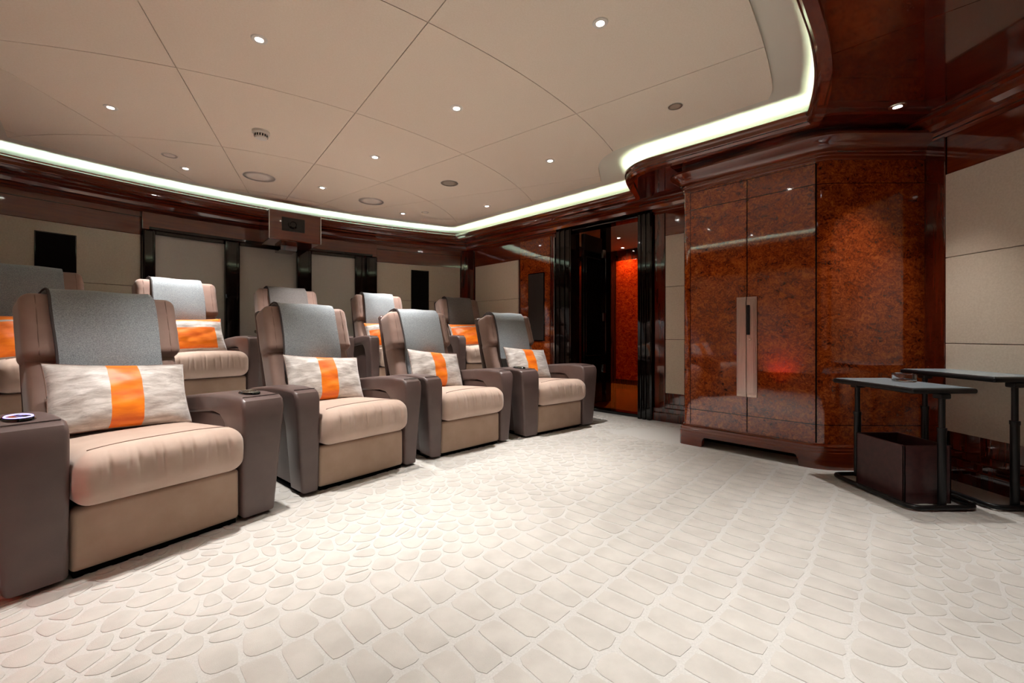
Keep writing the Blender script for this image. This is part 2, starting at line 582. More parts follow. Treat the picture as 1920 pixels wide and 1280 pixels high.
# burl panel beside the door, with fluted stile
mkobj('burl_panel', *slab(map_right, 1.16, 1.70, 0, 0.012, 0.31, 2.0), 'burl', wall_right, bevel=0.002)
mkobj('burl_panel', *slab(map_right, 1.16, 1.70, 0, 0.012, 2.004, 2.26), 'burl', wall_right, bevel=0.002)
mkobj('burl_panel', *slab(map_right, 1.16, 1.70, 0, 0.012, 0.12, 0.306), 'burl', wall_right, bevel=0.002)
for k in range(3):
    mkobj('fluted_stile', *slab(map_right, 1.715 + k * .04, 1.745 + k * .04, 0, 0.02 + .012 * k, 0, 2.27), 'mahog', wall_right, bevel=0.005)
mkobj('wood_stile', *slab(map_right, 3.175, 3.29, 0, 0.02, 0.12, 2.27), 'mahog', wall_right, bevel=0.004)
mkobj('wood_stile', *slab(map_right, 0.02, 0.17, 0, 0.03, 0.0, 2.27), 'mahog', wall_right, bevel=0.006)
mkobj('wood_stile', *slab(map_back, 111.55, 110.75, 0, 0.035, 0.3, 2.27, 2), 'mahog', wall_back, bevel=0.006)
mkobj('wood_stile', *slab(map_side, 0.0, 0.125, 0, 0.02, 0.0, 2.27), 'mahog', wall_side, bevel=0.004)

# crown moulding, fascia groove and plinth run round the walls
crown = [(0, 2.375), (0.17, 2.375), (0.165, 2.352), (0.13, 2.345), (0.10, 2.328), (0.085, 2.30), (0.05, 2.295), (0.045, 2.275), (0.025, 2.272), (0.02, 2.25), (0, 2.25)]
struct(mkobj('trim_1', *sweep(BACK, crown), 'mahog_h', smooth=True, sharp=30), 'stepped dark wood crown moulding along the curved back wall')
rw_end = map_right(4.2, 0, 0)[:2]
struct(mkobj('trim_2', *sweep([tuple(K1), rw_end], crown), 'mahog_h', smooth=True, sharp=30), 'stepped wood crown moulding above the doorway')
struct(mkobj('trim_3', *sweep([(2.885, 2.99), tuple(K3), tuple(K4), tuple(K5)], crown), 'mahog_h', smooth=True, sharp=30), 'dark wood crown moulding over the panel behind the tables')
plin = [(0, 0), (0.035, 0), (0.035, 0.09), (0.025, 0.10), (0.025, 0.14), (0.012, 0.15), (0.012, 0.19), (0, 0.195)]
struct(mkobj('baseboard_right', *sweep([map_right(D1 + .17, 0, 0)[:2], rw_end], plin), 'mahog', smooth=True, sharp=30))
struct(mkobj('baseboard_door_left', *sweep([tuple(K1), map_right(D0 - .25, 0, 0)[:2]], plin), 'mahog', smooth=True, sharp=30))
struct(mkobj('baseboard_side', *sweep([(2.885, 2.95), tuple(K3), tuple(K4), tuple(K5)], plin), 'mahog', smooth=True, sharp=30))
fas = [(0, 2.004), (.008, 2.004), (.010, 2.008), (.010, 2.252), (0, 2.252)]
mkobj('fascia_board', *sweep(arc_pts(RW, 150.5, 141.0, 12), fas), 'mahog_h', wall_back)
mkobj('fascia_board', *sweep(arc_pts(RW, 121.35, 111.6, 12), fas), 'mahog_h', wall_back)
mkobj('fascia_board', *slab(map_right, .175, 1.155, 0, .01, 2.004, 2.252), 'mahog_h', wall_right)
mkobj('fascia_board', *slab(map_right, 3.295, 3.8, 0, .01, 2.004, 2.252), 'mahog_h', wall_right)
mkobj('fascia_board', *slab(map_side, .13, 1.9, 0, .01, 2.004, 2.252), 'mahog_h', wall_side)
# thin groove lines in the fascia
struct(mkobj('trim_4', *sweep(BACK, [(0, 2.19), (.0112, 2.19), (.0112, 2.195), (0, 2.195)]), 'black'))

# ------------------------------------------------------------------ ceiling, cove and soffit
V, T = overlay([ROOM])
ceiling = struct(mkobj('ceiling', *slab_from_tris(V, T, ZC, ZC + 0.05), 'ceil_edge'), 'cream panelled ceiling with a lit cove around it')

LIPA = (-0.8675, 6.4784)
RL = 7.36
a0 = A_K((-4.3348, 3.4469)); a1 = A_K(LIPA)
lip_back = arc_pts(RL, a0, a1, 40)
jog = round_path([LIPA, (1.262, 4.432), (0.975, 3.80), (1.90, 2.92), (2.02, 2.80)], {2: 0.30}, 12)[1:-2]
def catmull(pts, n=5):
    out = []
    for i in range(len(pts) - 1):
        p0, p1, p2, p3 = [Vector(pts[max(0, min(len(pts) - 1, i + k))]) for k in (-1, 0, 1, 2)]
        for k in range(n):
            t = k / n
            out.append(tuple(0.5 * ((2 * p1) + (p2 - p0) * t + (2 * p0 - 5 * p1 + 4 * p2 - p3) * t * t + (3 * p1 - p0 - 3 * p2 + p3) * t ** 3)))
    return out + [tuple(pts[-1])]
front_curve = [(1.985, 2.86), (1.95, 2.78), (1.90, 2.69), (1.80, 2.52), (1.66, 2.32), (1.48, 2.10), (1.28, 1.885), (1.0, 1.59), (0.6, 1.17), (0.2, .755), (-0.636, -0.11)]
front_curve = catmull(front_curve)
LIP = lip_back + jog + front_curve
lipprof = [(0, ZLIP), (.012, ZLIP - .012), (.012, ZLIP - .032), (0, ZLIP - .042), (0.004, ZLIP - .07), (-.02, ZLIP - .094), (-.07, ZLIP - .10), (-.07, ZLIP - .07), (-.03, ZLIP - .06), (-.03, ZLIP)]
lip = struct(mkobj('trim_5', *sweep(LIP, lipprof, closed_path=True), 'mahog_h', smooth=True, sharp=35), 'polished reddish wood cove edge running round the ceiling')

# soffit panels
soff = struct(mkobj('ceiling_soffit', *(lambda vt: slab_from_tris(vt[0], vt[1], ZSOF + .012, ZSOF + .02))(overlay([ROOM], [LIP])), 'dark'), 'polished dark wood soffit below the cove')
for k in range(-3, 8):
    u0, u1 = -1.03 + k * 0.93 + 0.0018, -1.03 + (k + 1) * 0.93 - 0.0018
    strip = [tuple(UD * u0 + VD * -8), tuple(UD * u1 + VD * -8), tuple(UD * u1 + VD * 6), tuple(UD * u0 + VD * 6)]
    V, T = overlay([ROOM, strip], [LIP])
    if T: mkobj('soffit_panel', *slab_from_tris(V, T, ZSOF, ZSOF + .012), 'mahog', soff)

# island of ceiling panels: rings and rays
ISL_BACK = arc_pts(7.14, A_K((-4.08, 3.443)), A_K((-0.882, 6.2326)), 40)
ISLAND = ISL_BACK + [(0.93, 4.45)] + round_path([(0.93, 4.45), (0.75, 3.80), (1.735, 2.88), (1.75, 2.86)], {1: .32}, 10)[1:-1] + catmull([(1.715, 2.82), (1.68, 2.745), (1.58, 2.60), (1.40, 2.36), (1.08, 1.97), (.8, 1.66), (.3, 1.15), (-.78, .12)])
CF = Vector((-3.55, 6.15))
rings = [0.0, 1.55, 2.76, 3.93, 5.06, 6.4, 9.0]
rays = [-100.0, -85.0, -67.4, -52.5, -38.1, -23.2, -7.9, 8, 30]   # degrees from -Y towards +X are negative of these
def fanpt(r, a):
    t = R_(-a)
    return (CF.x + r * math.sin(t), CF.y - r * math.cos(t))
gap = 0.0026
for ri in range(len(rings) - 1):
    for ai in range(len(rays) - 1):
        r0, r1 = rings[ri] + gap, rings[ri + 1] - gap
        aa0, aa1 = rays[ai], rays[ai + 1]
        n = 10
        outer = [fanpt(r1, aa0 + math.degrees(gap / r1) + (aa1 - aa0 - 2 * math.degrees(gap / r1)) * k / n) for k in range(n + 1)]
        rr = max(r0, .08)
        inner = [fanpt(rr, aa0 + math.degrees(gap / rr) + (aa1 - aa0 - 2 * math.degrees(gap / rr)) * k / n) for k in range(n, -1, -1)]
        V, T = overlay([outer + inner, ISLAND])
        if T:
            vv, ff = slab_from_tris(V, T, ZC - 0.016, ZC - 0.002)
            mkobj('ceiling_panel', vv, ff, 'ceil', ceiling)

# cove light strips lying behind the lip
strip_prof = [(-.077, ZSOF + .022), (-.043, ZSOF + .022), (-.043, ZSOF + .033), (-.077, ZSOF + .033)]
def cove_strip(path, mat, label):
    path = path[:-1:3] + [path[-1]] if len(path) > 20 else path
    o = tag(mkobj('cove_light_strip', *sweep(path, strip_prof), 'white'), label, 'light strip', 'cove light strips')
    mkobj('diffuser', *sweep(path, [(-.075, ZSOF + .0345), (-.045, ZSOF + .0345)], closed_prof=False), mat, o)
cove_strip(lip_back, 'led_cool', 'cool white cove light strip along the curved back wall')
cove_strip([LIPA] + jog + [front_curve[0]], 'led_warm', 'greenish white cove light strip above the doorway and the burl cabinet')
cove_strip(front_curve, 'led_warm', 'greenish cove light strip curving beside the wood soffit')
cove_strip([front_curve[-1], lip_back[0]], 'led_cool', 'cool cove light strip along the left side of the ceiling')

# ------------------------------------------------------------------ windows with blinds in black frames
def window(i, s0, s1):
    win = struct(bpy.data.objects.new('window_%d' % i, None)); COL.objects.link(win)
    mkobj('blind', *slab(map_back, s0 + .05, s1 - .05, 0, 0.012, 0.3, 2.02, 6), 'blind', win)
    mkobj('blind_head_rail', *slab(map_back, s0, s1, 0, 0.05, 2.02, 2.06, 6), 'black', win, bevel=.003)
    return win
window(1, 140.05, 135.33); window(2, 134.1, 129.35); window(3, 127.92, 123.7)
def pil(s0, s1, d=0.085):
    o = mkobj('black_pilaster', *slab(map_back, s0, s1, 0, d, 0.3, 2.055, 2), 'black', wall_back, bevel=.012)
    w = (s0 - s1)
    mkobj('pilaster_bead', *slab(map_back, s0 - w * .12, s0 - w * .22, d, d + .008, 0.3, 2.05, 1), 'black', o, bevel=.003)
    mkobj('pilaster_bead', *slab(map_back, s0 - w * .78, s0 - w * .88, d, d + .008, 0.3, 2.05, 1), 'black', o, bevel=.003)
pil(140.92, 140.1); pil(135.28, 134.15); pil(129.3, 127.98); pil(123.65, 122.9, .05); pil(122.5, 121.4)
mkobj('black_recess', *slab(map_back, 122.9, 122.5, 0, .01, .3, 2.05), 'black', wall_back)
mkobj('window_header', *slab(map_back, 140.92, 121.4, 0, 0.07, 2.06, 2.245, 24), 'mahog_h', wall_back, bevel=.006)
mkobj('window_header', *slab(map_back, 140.5, 121.9, 0.07, 0.085, 2.06, 2.09, 24), 'black', wall_back, bevel=.004)

# ------------------------------------------------------------------ doorway, door leaf and the corridor beyond
def jamb(s0, s1):
    root = mkobj('door_jamb', *slab(map_right, s0, s1, -0.12, 0.07, 0, DH + .06), 'black', wall_right, bevel=.012)
    for k in range(3):
        w = (s1 - s0) / 3
        mkobj('jamb_flute', *slab(map_right, s0 + w * (k + .15), s0 + w * (k + .85), 0.07, 0.082, 0, DH + .06), 'black', root, bevel=.006)
jamb(1.845, D0); jamb(D1, 3.165)
mkobj('jamb_edge_strip', *slab(map_right, 1.838, 1.845, 0, 0.10, 0.1, 2.2), 'chrome', wall_right)
mkobj('door_header', *slab(map_right, D0, D1, -0.12, 0.06, DH - .09, DH + .06), 'black', wall_right, bevel=.01)
mkobj('door_threshold', *slab(map_right, D0, D1, -0.12, 0.02, 0, 0.035), 'black', wall_right, bevel=.005)
door = struct(bpy.data.objects.new('door_1', None), 'black lacquered door leaf standing open into the corridor'); COL.objects.link(door)
leaf = mkobj('door_leaf', *slab(map_right, D0 + .02, D0 + .065, -.56, -0.13, 0.02, DH - .1), 'black', door, bevel=.004)
mkobj('leaf_panel', *slab(map_right, D0 + .065, D0 + .072, -.52, -0.17, 0.12, .62), M['black'], door, bevel=.003)
mkobj('leaf_panel', *slab(map_right, D0 + .065, D0 + .072, -.52, -0.17, 0.66, 1.95), M['black'], door, bevel=.003)
for z in (.42, 1.12, 1.98):
    h = mkobj('door_hinge', *slab(map_right, D0 + .066, D0 + .08, -.63, -.56, z, z + .11), 'chrome', door, bevel=.002)
post = mkobj('corridor_frame_post', *slab(map_right, D0 - .02, D0 + .075, -.78, -.64, 0, 2.5), 'black', wall_right, bevel=.008)

def map_cor(s, o, z): return map_right(s, -o, z)
struct(mkobj('floor_corridor', *slab(map_cor, .8, 3.6, 0.12, 2.75, -0.02, 0.012), 'amber'), 'polished amber floor of the corridor beyond the doorway')
struct(mkobj('ceiling_corridor', *slab(map_cor, .8, 3.6, 0.12, 2.75, 2.50, 2.54), 'ceil_edge'))
wc = struct(mkobj('wall_corridor_end', *slab(map_cor, .8, 3.6, 2.65, 2.75, 0, 2.54), 'mahog'), 'end wall of the corridor')
mkobj('red_burl_panel', *slab(map_cor, 1.16, 1.66, 2.63, 2.65, 0.1, 2.3), 'burl_red', wc, bevel=.004)
mkobj('red_burl_panel', *slab(map_cor, 1.75, 2.3, 2.63, 2.65, 0.1, 2.3), 'burl_red', wc, bevel=.004)
struct(mkobj('wall_corridor_left', *slab(map_cor, .8, .9, 0.12, 2.75, 0, 2.54), 'black'))
struct(mkobj('wall_corridor_right', *slab(map_cor, 3.5, 3.6, 0.12, 2.75, 0, 2.54), 'black'))

# ------------------------------------------------------------------ lamps
def add_spot(loc, power, size=67, blend=1.0, col=SPOT_COL, parent=None, rad=0.035):
    d = bpy.data.lights.new('downlight_lamp', 'SPOT')
    d.energy = power; d.spot_size = R_(size); d.spot_blend = blend; d.color = col
    d.shadow_soft_size = rad
    o = bpy.data.objects.new('downlight_lamp', d); COL.objects.link(o)
    o.location = loc
    if parent: o.parent = parent
    return o

def mk_downlight(name, label, x, y, z, power, big=1.0, trim='white', group='recessed ceiling downlights', **kw):
    t = thing(name, label, 'downlight', (x, y, z), 0, group)
    mkobj('trim_ring', *lathe([(0.024 * big, 0.004), (0.026 * big, -0.006), (0.046 * big, -0.006), (0.05 * big, -0.002), (0.05 * big, 0.004)], 32), trim, t, smooth=True, sharp=40)
    mkobj('lens', *lathe([(0.024 * big, -0.001), (0.0005, -0.001)], 16), 'lens', t)
    add_spot((0, 0, -0.02), power, parent=t, **kw)
    return t

ZP = ZC - 0.016
DL = [(-1.36, 2.29, 'large ceiling downlight high on the left, nearest the front-left recliner', 0.95, .8),
      (0.45, 2.17, 'large ceiling downlight highest in view, alone in the big right panel', 0.85, .8),
      (-2.81, 2.98, 'flaring ceiling downlight furthest left, left of the smoke detector', 1.0, .8),
      (-0.39, 2.99, 'ceiling downlight in the middle panel, above the third front recliner', 0.5, .9),
      (-1.23, 3.82, 'ceiling downlight between the smoke detector and the round dark speaker', 1.3, .9),
      (-3.13, 4.08, 'ceiling downlight beside the small round sensor near the left cove', 1.0, .9),
      (-2.06, 4.62, 'ceiling downlight between the two pale round ceiling speakers', 1.0, .9),
      (0.35, 3.90, 'ceiling downlight nearest the cove above the doorway', 1.0, .9),
      (-1.44, 5.62, 'small far ceiling downlight near the projector housing side of back cove', 1.0, .9),
      (-0.31, 5.29, 'far ceiling downlight close to the back corner of the cove', 1.0, .9)]
for x, y, lab, pw, big in DL:
    mk_downlight('downlight', lab, x, y, ZP, SPOT_W * pw, big)
mk_downlight('downlight', 'downlight shining in the dark wood soffit above the two tables', 2.41, 2.66, ZSOF, SPOT_W * .33, .9, 'chrome')
# added downlights outside the frame, put in to light the foreground
for i, (x, y, k, lab) in enumerate([(-0.25, 1.25, .55, 'added ceiling downlight above the near middle of the carpet, out of view'), (-1.75, 1.45, .45, 'added ceiling downlight above the near left of the carpet, out of view')]):
    mk_downlight('downlight', lab, x, y, ZP, SPOT_W * k, .9)
for i, (x, y, lab) in enumerate([(1.75, 1.35, 'added soffit downlight beside the wall panels right of the tables, out of view'), (0.75, .25, 'added soffit downlight close above the camera side, out of view')]):
    mk_downlight('downlight', lab, x, y, ZSOF, SPOT_W * .6, .9, 'chrome')
c = map_cor(1.75, 1.7, 2.49)
mk_downlight('downlight', 'downlight in the corridor ceiling seen through the doorway', c[0], c[1], 2.50, 36, .9, size=140)
c = map_cor(1.4, 2.45, 2.49)
mk_downlight('downlight', 'added corridor downlight washing the red burl panel beyond the doorway', c[0], c[1], 2.50, 30, .9, size=140, col=(1.0, .8, .6))  # extra lamp added to brighten the red panel

wl = thing('floor_uplight', 'small red floor uplight against the wall left of the nearest recliner', 'uplight', map_left(3.5, .22, 0))
ln = Vector(map_left(0, 1, 0)) - Vector(map_left(0, 0, 0))
mkobj('housing', *lathe([(.0005, 0), (.05, 0), (.05, .06), (.042, .065), (.038, .05), (.0005, .048)], 24), 'blackmetal', wl, smooth=True, sharp=40)
mkobj('lens', *lathe([(.0005, .051), (.036, .051)], 16), emit('red_lens', (1.0, .015, .008, 1), 1.0), wl)
pd = bpy.data.lights.new('red_lamp', 'SPOT'); pd.energy = 40.0; pd.color = (1, .02, .012); pd.shadow_soft_size = .03
pd.spot_size = R_(95); pd.spot_blend = 1.0
po = bpy.data.objects.new('red_lamp', pd); COL.objects.link(po); po.parent = wl; po.location = (0, 0, .075)
po.rotation_euler = (-ln * .62 + Vector((0, 0, 1))).to_track_quat('-Z', 'Y').to_euler()

# ------------------------------------------------------------------ ceiling fittings
def flat_disc(name, label, cat, x, y, r, mat, ring='white', group=None, z=ZP):
    t = thing(name, label, cat, (x, y, z), 0, group)
    mkobj('rim', *lathe([(r * .95, .002), (r * .95, -.002), (r, -.002), (r, .002)], 40), ring, t, smooth=True, sharp=40)
    mkobj('grille', *lathe([(r * .95, -.0012), (r * .5, -.0016), (.0005, -.0018)], 40), mat, t, smooth=True)
    return t
flat_disc('ceiling_speaker', 'large pale round ceiling speaker below the smoke detector', 'speaker', -2.56, 4.31, .15, 'grille', 'grille', 'round ceiling speakers')
flat_disc('ceiling_speaker', 'pale round ceiling speaker nearest the projector housing', 'speaker', -1.69, 5.11, .15, 'grille', 'grille', 'round ceiling speakers')
flat_disc('ceiling_speaker', 'smaller greyer round ceiling speaker right of the middle', 'speaker', -0.66, 4.49, .095, plain('grey_grille', lin(160, 148, 134), .7), 'white', 'round ceiling speakers')
flat_disc('ceiling_sensor', 'small round ceiling cap beside the left downlight', 'sensor', -3.05, 3.79, .06, 'grille', 'white', 'small round ceiling caps')
flat_disc('ceiling_sensor', 'small round ceiling cap near the cove above the cabinet', 'sensor', 1.14, 2.97, .05, plain('dim_cap', lin(176, 160, 142), .6), 'white', 'small round ceiling caps')
flat_disc('ceiling_sensor', 'tiny round ceiling cap beside the farthest downlight', 'sensor', -1.14, 5.57, .05, 'grille', 'white', 'small round ceiling caps')
sd = thing('smoke_detector', 'white round smoke detector with dark vent slots on the ceiling', 'smoke detector', (-1.97, 3.34, ZP))
mkobj('base', *lathe([(.0005, 0), (.062, 0), (.062, -.018), (.058, -.022), (.0005, -.022)], 32), 'white', sd, smooth=True, sharp=40)
mkobj('dome', *lathe([(.046, -.022), (.046, -.045), (.040, -.055), (.0005, -.058)], 32), 'white', sd, smooth=True, sharp=40)
for k in range(16):
    a = 2 * PI * k / 16
    v = xf(box(.0445, .0475, -.0045, .0045, -.046, -.028), lambda x, y, z, a=a: (x * math.cos(a) - y * math.sin(a), x * math.sin(a) + y * math.cos(a), z))
    mkobj('vent_slot', *v, 'dark', sd)

# ------------------------------------------------------------------ wall speakers
def wall_speaker(label, mp, s0, s1, z0, z1, o0, n=1, mat='blackcloth'):
    t = thing('wall_speaker', label, 'speaker', (0, 0, 0), 0, 'black wall speakers')
    mkobj('frame', *slab(mp, s0, s1, o0, o0 + .010, z0, z1, n), 'black', t)
    ds = (s1 - s0) * .03
    mkobj('grille', *slab(mp, s0 + ds, s1 - ds, o0 + .010, o0 + .016, z0 + .01, z1 - .01, n), mat, t, bevel=.002)
wall_speaker('black cloth wall speaker on the left cream panel', map_back, 146.62, 144.56, 1.10, 1.90, .022, 2)
wall_speaker('black cloth wall speaker on the cream panel right of the windows', map_back, 117.53, 115.49, 1.02, 1.92, .022, 2)
wall_speaker('dark brown wall speaker set in the burl panel left of the doorway', map_right, 1.321, 1.611, .85, 1.78, .012, 1, mat_noise('brown_speaker_cloth', lin(34, 24, 20), lin(44, 32, 27), 300, .9))

# ------------------------------------------------------------------ projector housing
pj = thing('projector_housing', 'polished wood projector housing hung under the back cove', 'projector', (0, 0, 0))
a_c = 130.45
pc = Vector(map_back(a_c, 0, 0)[:2]); pn = (CW - pc).normalized(); pt = Vector((-pn.y, pn.x)) * -1
def pjm(s, o, z):
    q = pc + pt * s + pn * o
    return (q.x, q.y, z)
if (pt.x < 0): pt = -pt
hw, zb, zt = .275, 2.045, 2.385
def pj_box(h0, o0, o1, z0, z1, flare=0.0):
    v = []
    for s in (-1, 1):
        for o in (o0, o1):
            for z in (z0, z1): v.append(pjm(s * (h0 + (flare if z == z1 else 0)), o + (.015 if z == z1 and o == o1 else 0), z))
    return v, box(0, 1, 0, 1, 0, 1)[1]
mkobj('housing', *pj_box(hw, .02, .62, zb, zt, .012), 'mahog_h', pj, bevel=.012)
mkobj('neck', *pj_box(hw * .35, .0, .3, zb - .06, zb, 0), 'mahog', pj, bevel=.004)
mkobj('window_bezel', *slab(pjm, -.15, .10,   .626, .638, zb + .11, zb + .27), 'black', pj, bevel=.012)
mkobj('window_glass', *slab(pjm, -.135, .085, .638, .641, zb + .125, zb + .255), 'projglass', pj)
lensv = lathe([(.0005, 0), (.05, 0), (.05, .012), (.036, .014), (.03, .004), (.0005, .006)], 24)
mkobj('lens', *xf(lensv, lambda x, y, z: pjm(-.03 + x, .641 + z, zb + .19 + y)), 'projglass', pj, smooth=True, sharp=40)
for sx in (-1, 1):
    mkobj('edge_trim', *slab(pjm, sx * (hw + .006) - .004, sx * (hw + .006) + .004, .632, .642, zb, zt), 'chrome', pj)

# ------------------------------------------------------------------ recliners
def arm_piece(w_top, w_bot, side):
    """L-shaped padded arm: front column and top pad in one cover"""
    poly = [(-.022, .02), (-.004, .50), (-.006, .57), (-.022, .605), (-.055, .622), (-.20, .628), (-.36, .622), (-.52, .608), (-.70, .585),
            (-.82, .56), (-.865, .53), (-.87, .49), (-.84, .47), (-.60, .50), (-.36, .525), (-.27, .515), (-.215, .475), (-.19, .40), (-.182, .02)]
    bm = bmesh.new()
    vs = [bm.verts.new((0, y, z)) for y, z in poly]
    f = bm.faces.new(vs)
    r = bmesh.ops.extrude_face_region(bm, geom=[f])
    for e in r['geom']:
        if isinstance(e, bmesh.types.BMVert): e.co.x = 1.0
    def wd(z): return w_bot + (w_top - w_bot) * max(0, z) / .62
    for v in bm.verts: v.co.x = v.co.x * wd(v.co.z)
    cap = [e for e in bm.edges if abs(e.verts[0].co.x / wd(e.verts[0].co.z) - e.verts[1].co.x / wd(e.verts[1].co.z)) < .1]
    bmesh.ops.bevel(bm, geom=cap, offset=.02, segments=4, profile=.5, affect='EDGES', clamp_overlap=True)
    bm.verts.index_update()
    V = [(side * (.305 + v.co.x), v.co.y, v.co.z) for v in bm.verts]
    F = [tuple(v.index for v in f.verts) for f in bm.faces]
    bm.free()
    return V, F

def cushion_fn(x, y, z):
    # seat cushion local: y forward; pleats along the rounded front
    fx = x / .30
    fy = (y + .355) / .355
    z2 = z
    if z > 0: z2 += .022 * (1 - min(1, fx * fx) ** 1.5) * (1 - min(1, max(0, -fy)) ** 2)
    if fy > .55:
        t = (fy - .55) / .45
        y += .018 * (1 - (z / .1) ** 2) * t
        for cx, wd, dp in ((-.262, .005, .8), (-.22, .007, 1), (-.165, .004, .6), (-.13, .006, .9), (-.075, .005, 1), (-.03, .007, .6), (.035, .004, 1),
                           (.06, .005, .7), (.115, .007, 1), (.15, .004, .7), (.205, .006, 1), (.245, .005, .7)):
            y -= .0085 * dp * t * math.exp(-((x - cx + .12 * (z - .02) * math.sin(cx * 90)) / wd) ** 2) * max(0, 1 - abs(z - .03) / .065)
        y += .003 * math.sin(x * 47 + 1) * t * max(0, 1 - abs(z) / .09)
    z2 -= .035 * max(0, -(y + .05)) / .6
    return (x, y, z2)

def build_recliner(wl, wr_, narrow):
    t = thing('recliner', '', 'recliner')
    top = lambda v: v
    # plinth and body
    mkobj('base', *box(-.29, .29, -.82, -.05, 0.0, .035), 'dark', t)
    mkobj('body', *rbox(.60, .78, .24, .02, 1, 1, 1, lambda x, y, z: (x, y - .46, z + .15)), 'suede_shade', t, smooth=True, sharp=60)
    # footrest panel under the cushion
    mkobj('footrest_panel', *rbox(.602, .05, .245, .02, 6, 1, 4, lambda x, y, z: (x, y - .06 + .006 * (1 - (x / .3) ** 2), z + .148)), 'suede_shade', t, smooth=True, sharp=60)
    cu = mkobj('seat_cushion', *rbox(.604, .71, .205, .062, 110, 10, 8, lambda x, y, z: (lambda p: (p[0], p[1], p[2] + .378))(cushion_fn(x, y - .322, z)), 4), 'suede', t, smooth=True)
    mkobj('cushion_seam', *tube([(x / 20 * .255, -.04, .4812 + .022 * (1 - abs(x / 20 * .85) ** 3)) for x in range(-20, 21)], .0022, 5), 'seam', cu, smooth=True)
    # lower back with side pads, headrest, shell
    def lb(x, y, z):
        f = 1 - min(1, (x / .3) ** 2)
        y2 = y + (.018 * f if y > 0 else 0) + (.030 * max(0, abs(x) - .2) / .1 if y > 0 else 0)
        return (x, y2, z)
    mkobj('back_cushion', *rot_yz(rbox(.60, .17, .47, .055, 14, 3, 10, lb, 4), R_(21), -.825, .64), 'suede_head', t, smooth=True)
    def hb(x, y, z):
        y2 = y + (.012 * (1 - (z / .18) ** 2) * (1 - (x / .31) ** 2) if y > 0 else 0)
        y2 += .002 * math.sin(z * 60 + x * 9) * (1 if abs(x) > .2 else 0)
        return (x, y2 + (.022 * (abs(x) / .31) ** 3 if y > 0 else 0), z + .008 * (1 - (x / .31) ** 2) * (1 if z > 0 else 0))
    hd = mkobj('headrest', *rot_yz(rbox(.63, .185, .355, .05, 14, 3, 8, hb, 4), R_(18), -.895, .96), 'suede_head', t, smooth=True)
    for sx in (-1, 1):
        pts = [(sx * .262, .1055 + .004 * (1 - (z / 10) ** 2), z / 10 * .155) for z in range(-10, 11)]
        v = rot_yz(tube(pts, .0022, 5), R_(18), -.895, .96)
        mkobj('headrest_seam', *v, 'seam', hd, smooth=True)
    mkobj('back_shell', *rot_yz(rbox(.58, .06, .80, .028, 1, 1, 1), R_(16), -.98, .735), 'leather_in', t, smooth=True, sharp=60)
    for side, wd in ((-1, wl), (1, wr_)):
        wb = wd - (.03 if wd < .13 else .045 if wd < .17 else .05)
        arm = mkobj('armrest', *arm_piece(wd, wb, side), 'leather', t, smooth=True, sharp=35)
        x0, x1 = .305 + .012, .305 + wb - .012
        bx = rbox(x1 - x0, .66, .48, .012, 1, 1, 1, lambda x, y, z: (side * (x + (x0 + x1) / 2), y - .50, z + .275))
        mkobj('arm_side', *bx, 'leather_in', t, smooth=True, sharp=60)
        # stitched seam over the front top edge
        st = tube([(side * (.305 + wd * k / 12), -.052 - .0 * k, .6235) for k in range(1, 12)], .0018, 5)
        mkobj('stitching', *st, 'seam_d', arm, smooth=True)
        mkobj('glide', *rbox(wb * .7, .5, .02, .005, 1, 1, 1, lambda x, y, z: (side * (x + .305 + wb / 2), y - .35, z + .01)), 'dark', t)
    return t

def control_panel(t, side, wd, mat='projglass', lit=False):
    cx = side * (.305 + wd / 2)
    cp = mkobj('control_panel', *lathe([(.0005, .0), (1.0, 0), (1.0, .6), (.9, 1.0), (.0005, 1.0)], 28), 'projglass', t, smooth=True, sharp=40)
    cp.data.transform(Matrix.Translation((cx, -.17, .625)) @ Matrix.Diagonal((.045, .075, .012, 1)))
    ring = [(cx + .036 * math.cos(a * PI / 8), -.17 + .062 * math.sin(a * PI / 8), .637) for a in range(16)]
    mkobj('control_ring', *tube(ring, .003, 4, True), 'chrome' if not lit else 'blue_led', cp, smooth=True)
    for k in (-1, 0, 1):
        b = lathe([(.0005, 0), (.008, 0), (.008, .003), (.0005, .004)], 12, cx, -.17 + k * .03)
        mkobj('control_button', *xf(b, lambda x, y, z: (x, y, z + .636)), 'chrome', cp, smooth=True, sharp=40)

WIDE, NARROW = .215, .145
rec_w = build_recliner(WIDE, WIDE, False)
rec_n = build_recliner(NARROW, NARROW, True)
rec_r = build_recliner(.112, .112, True)

def front_dir(deg):
    """rotation about z so that local +x runs along the row and local +y faces the screen"""
    ux, uy = math.sin(R_(deg)), math.cos(R_(deg))     # row direction
    return math.atan2(uy, ux)

def place(root, x, y, z, deg, label, group):
    root.location = (x, y, z)
    # local +x = (sin, cos); local +y must face (cos, -sin): that is a mirrored pair, so turn by 180 and use -x
    root.rotation_euler = (0, 0, math.atan2(-math.cos(R_(deg)), -math.sin(R_(deg))))
    root['label'] = label; root['group'] = group; root['category'] = 'recliner'
    return root

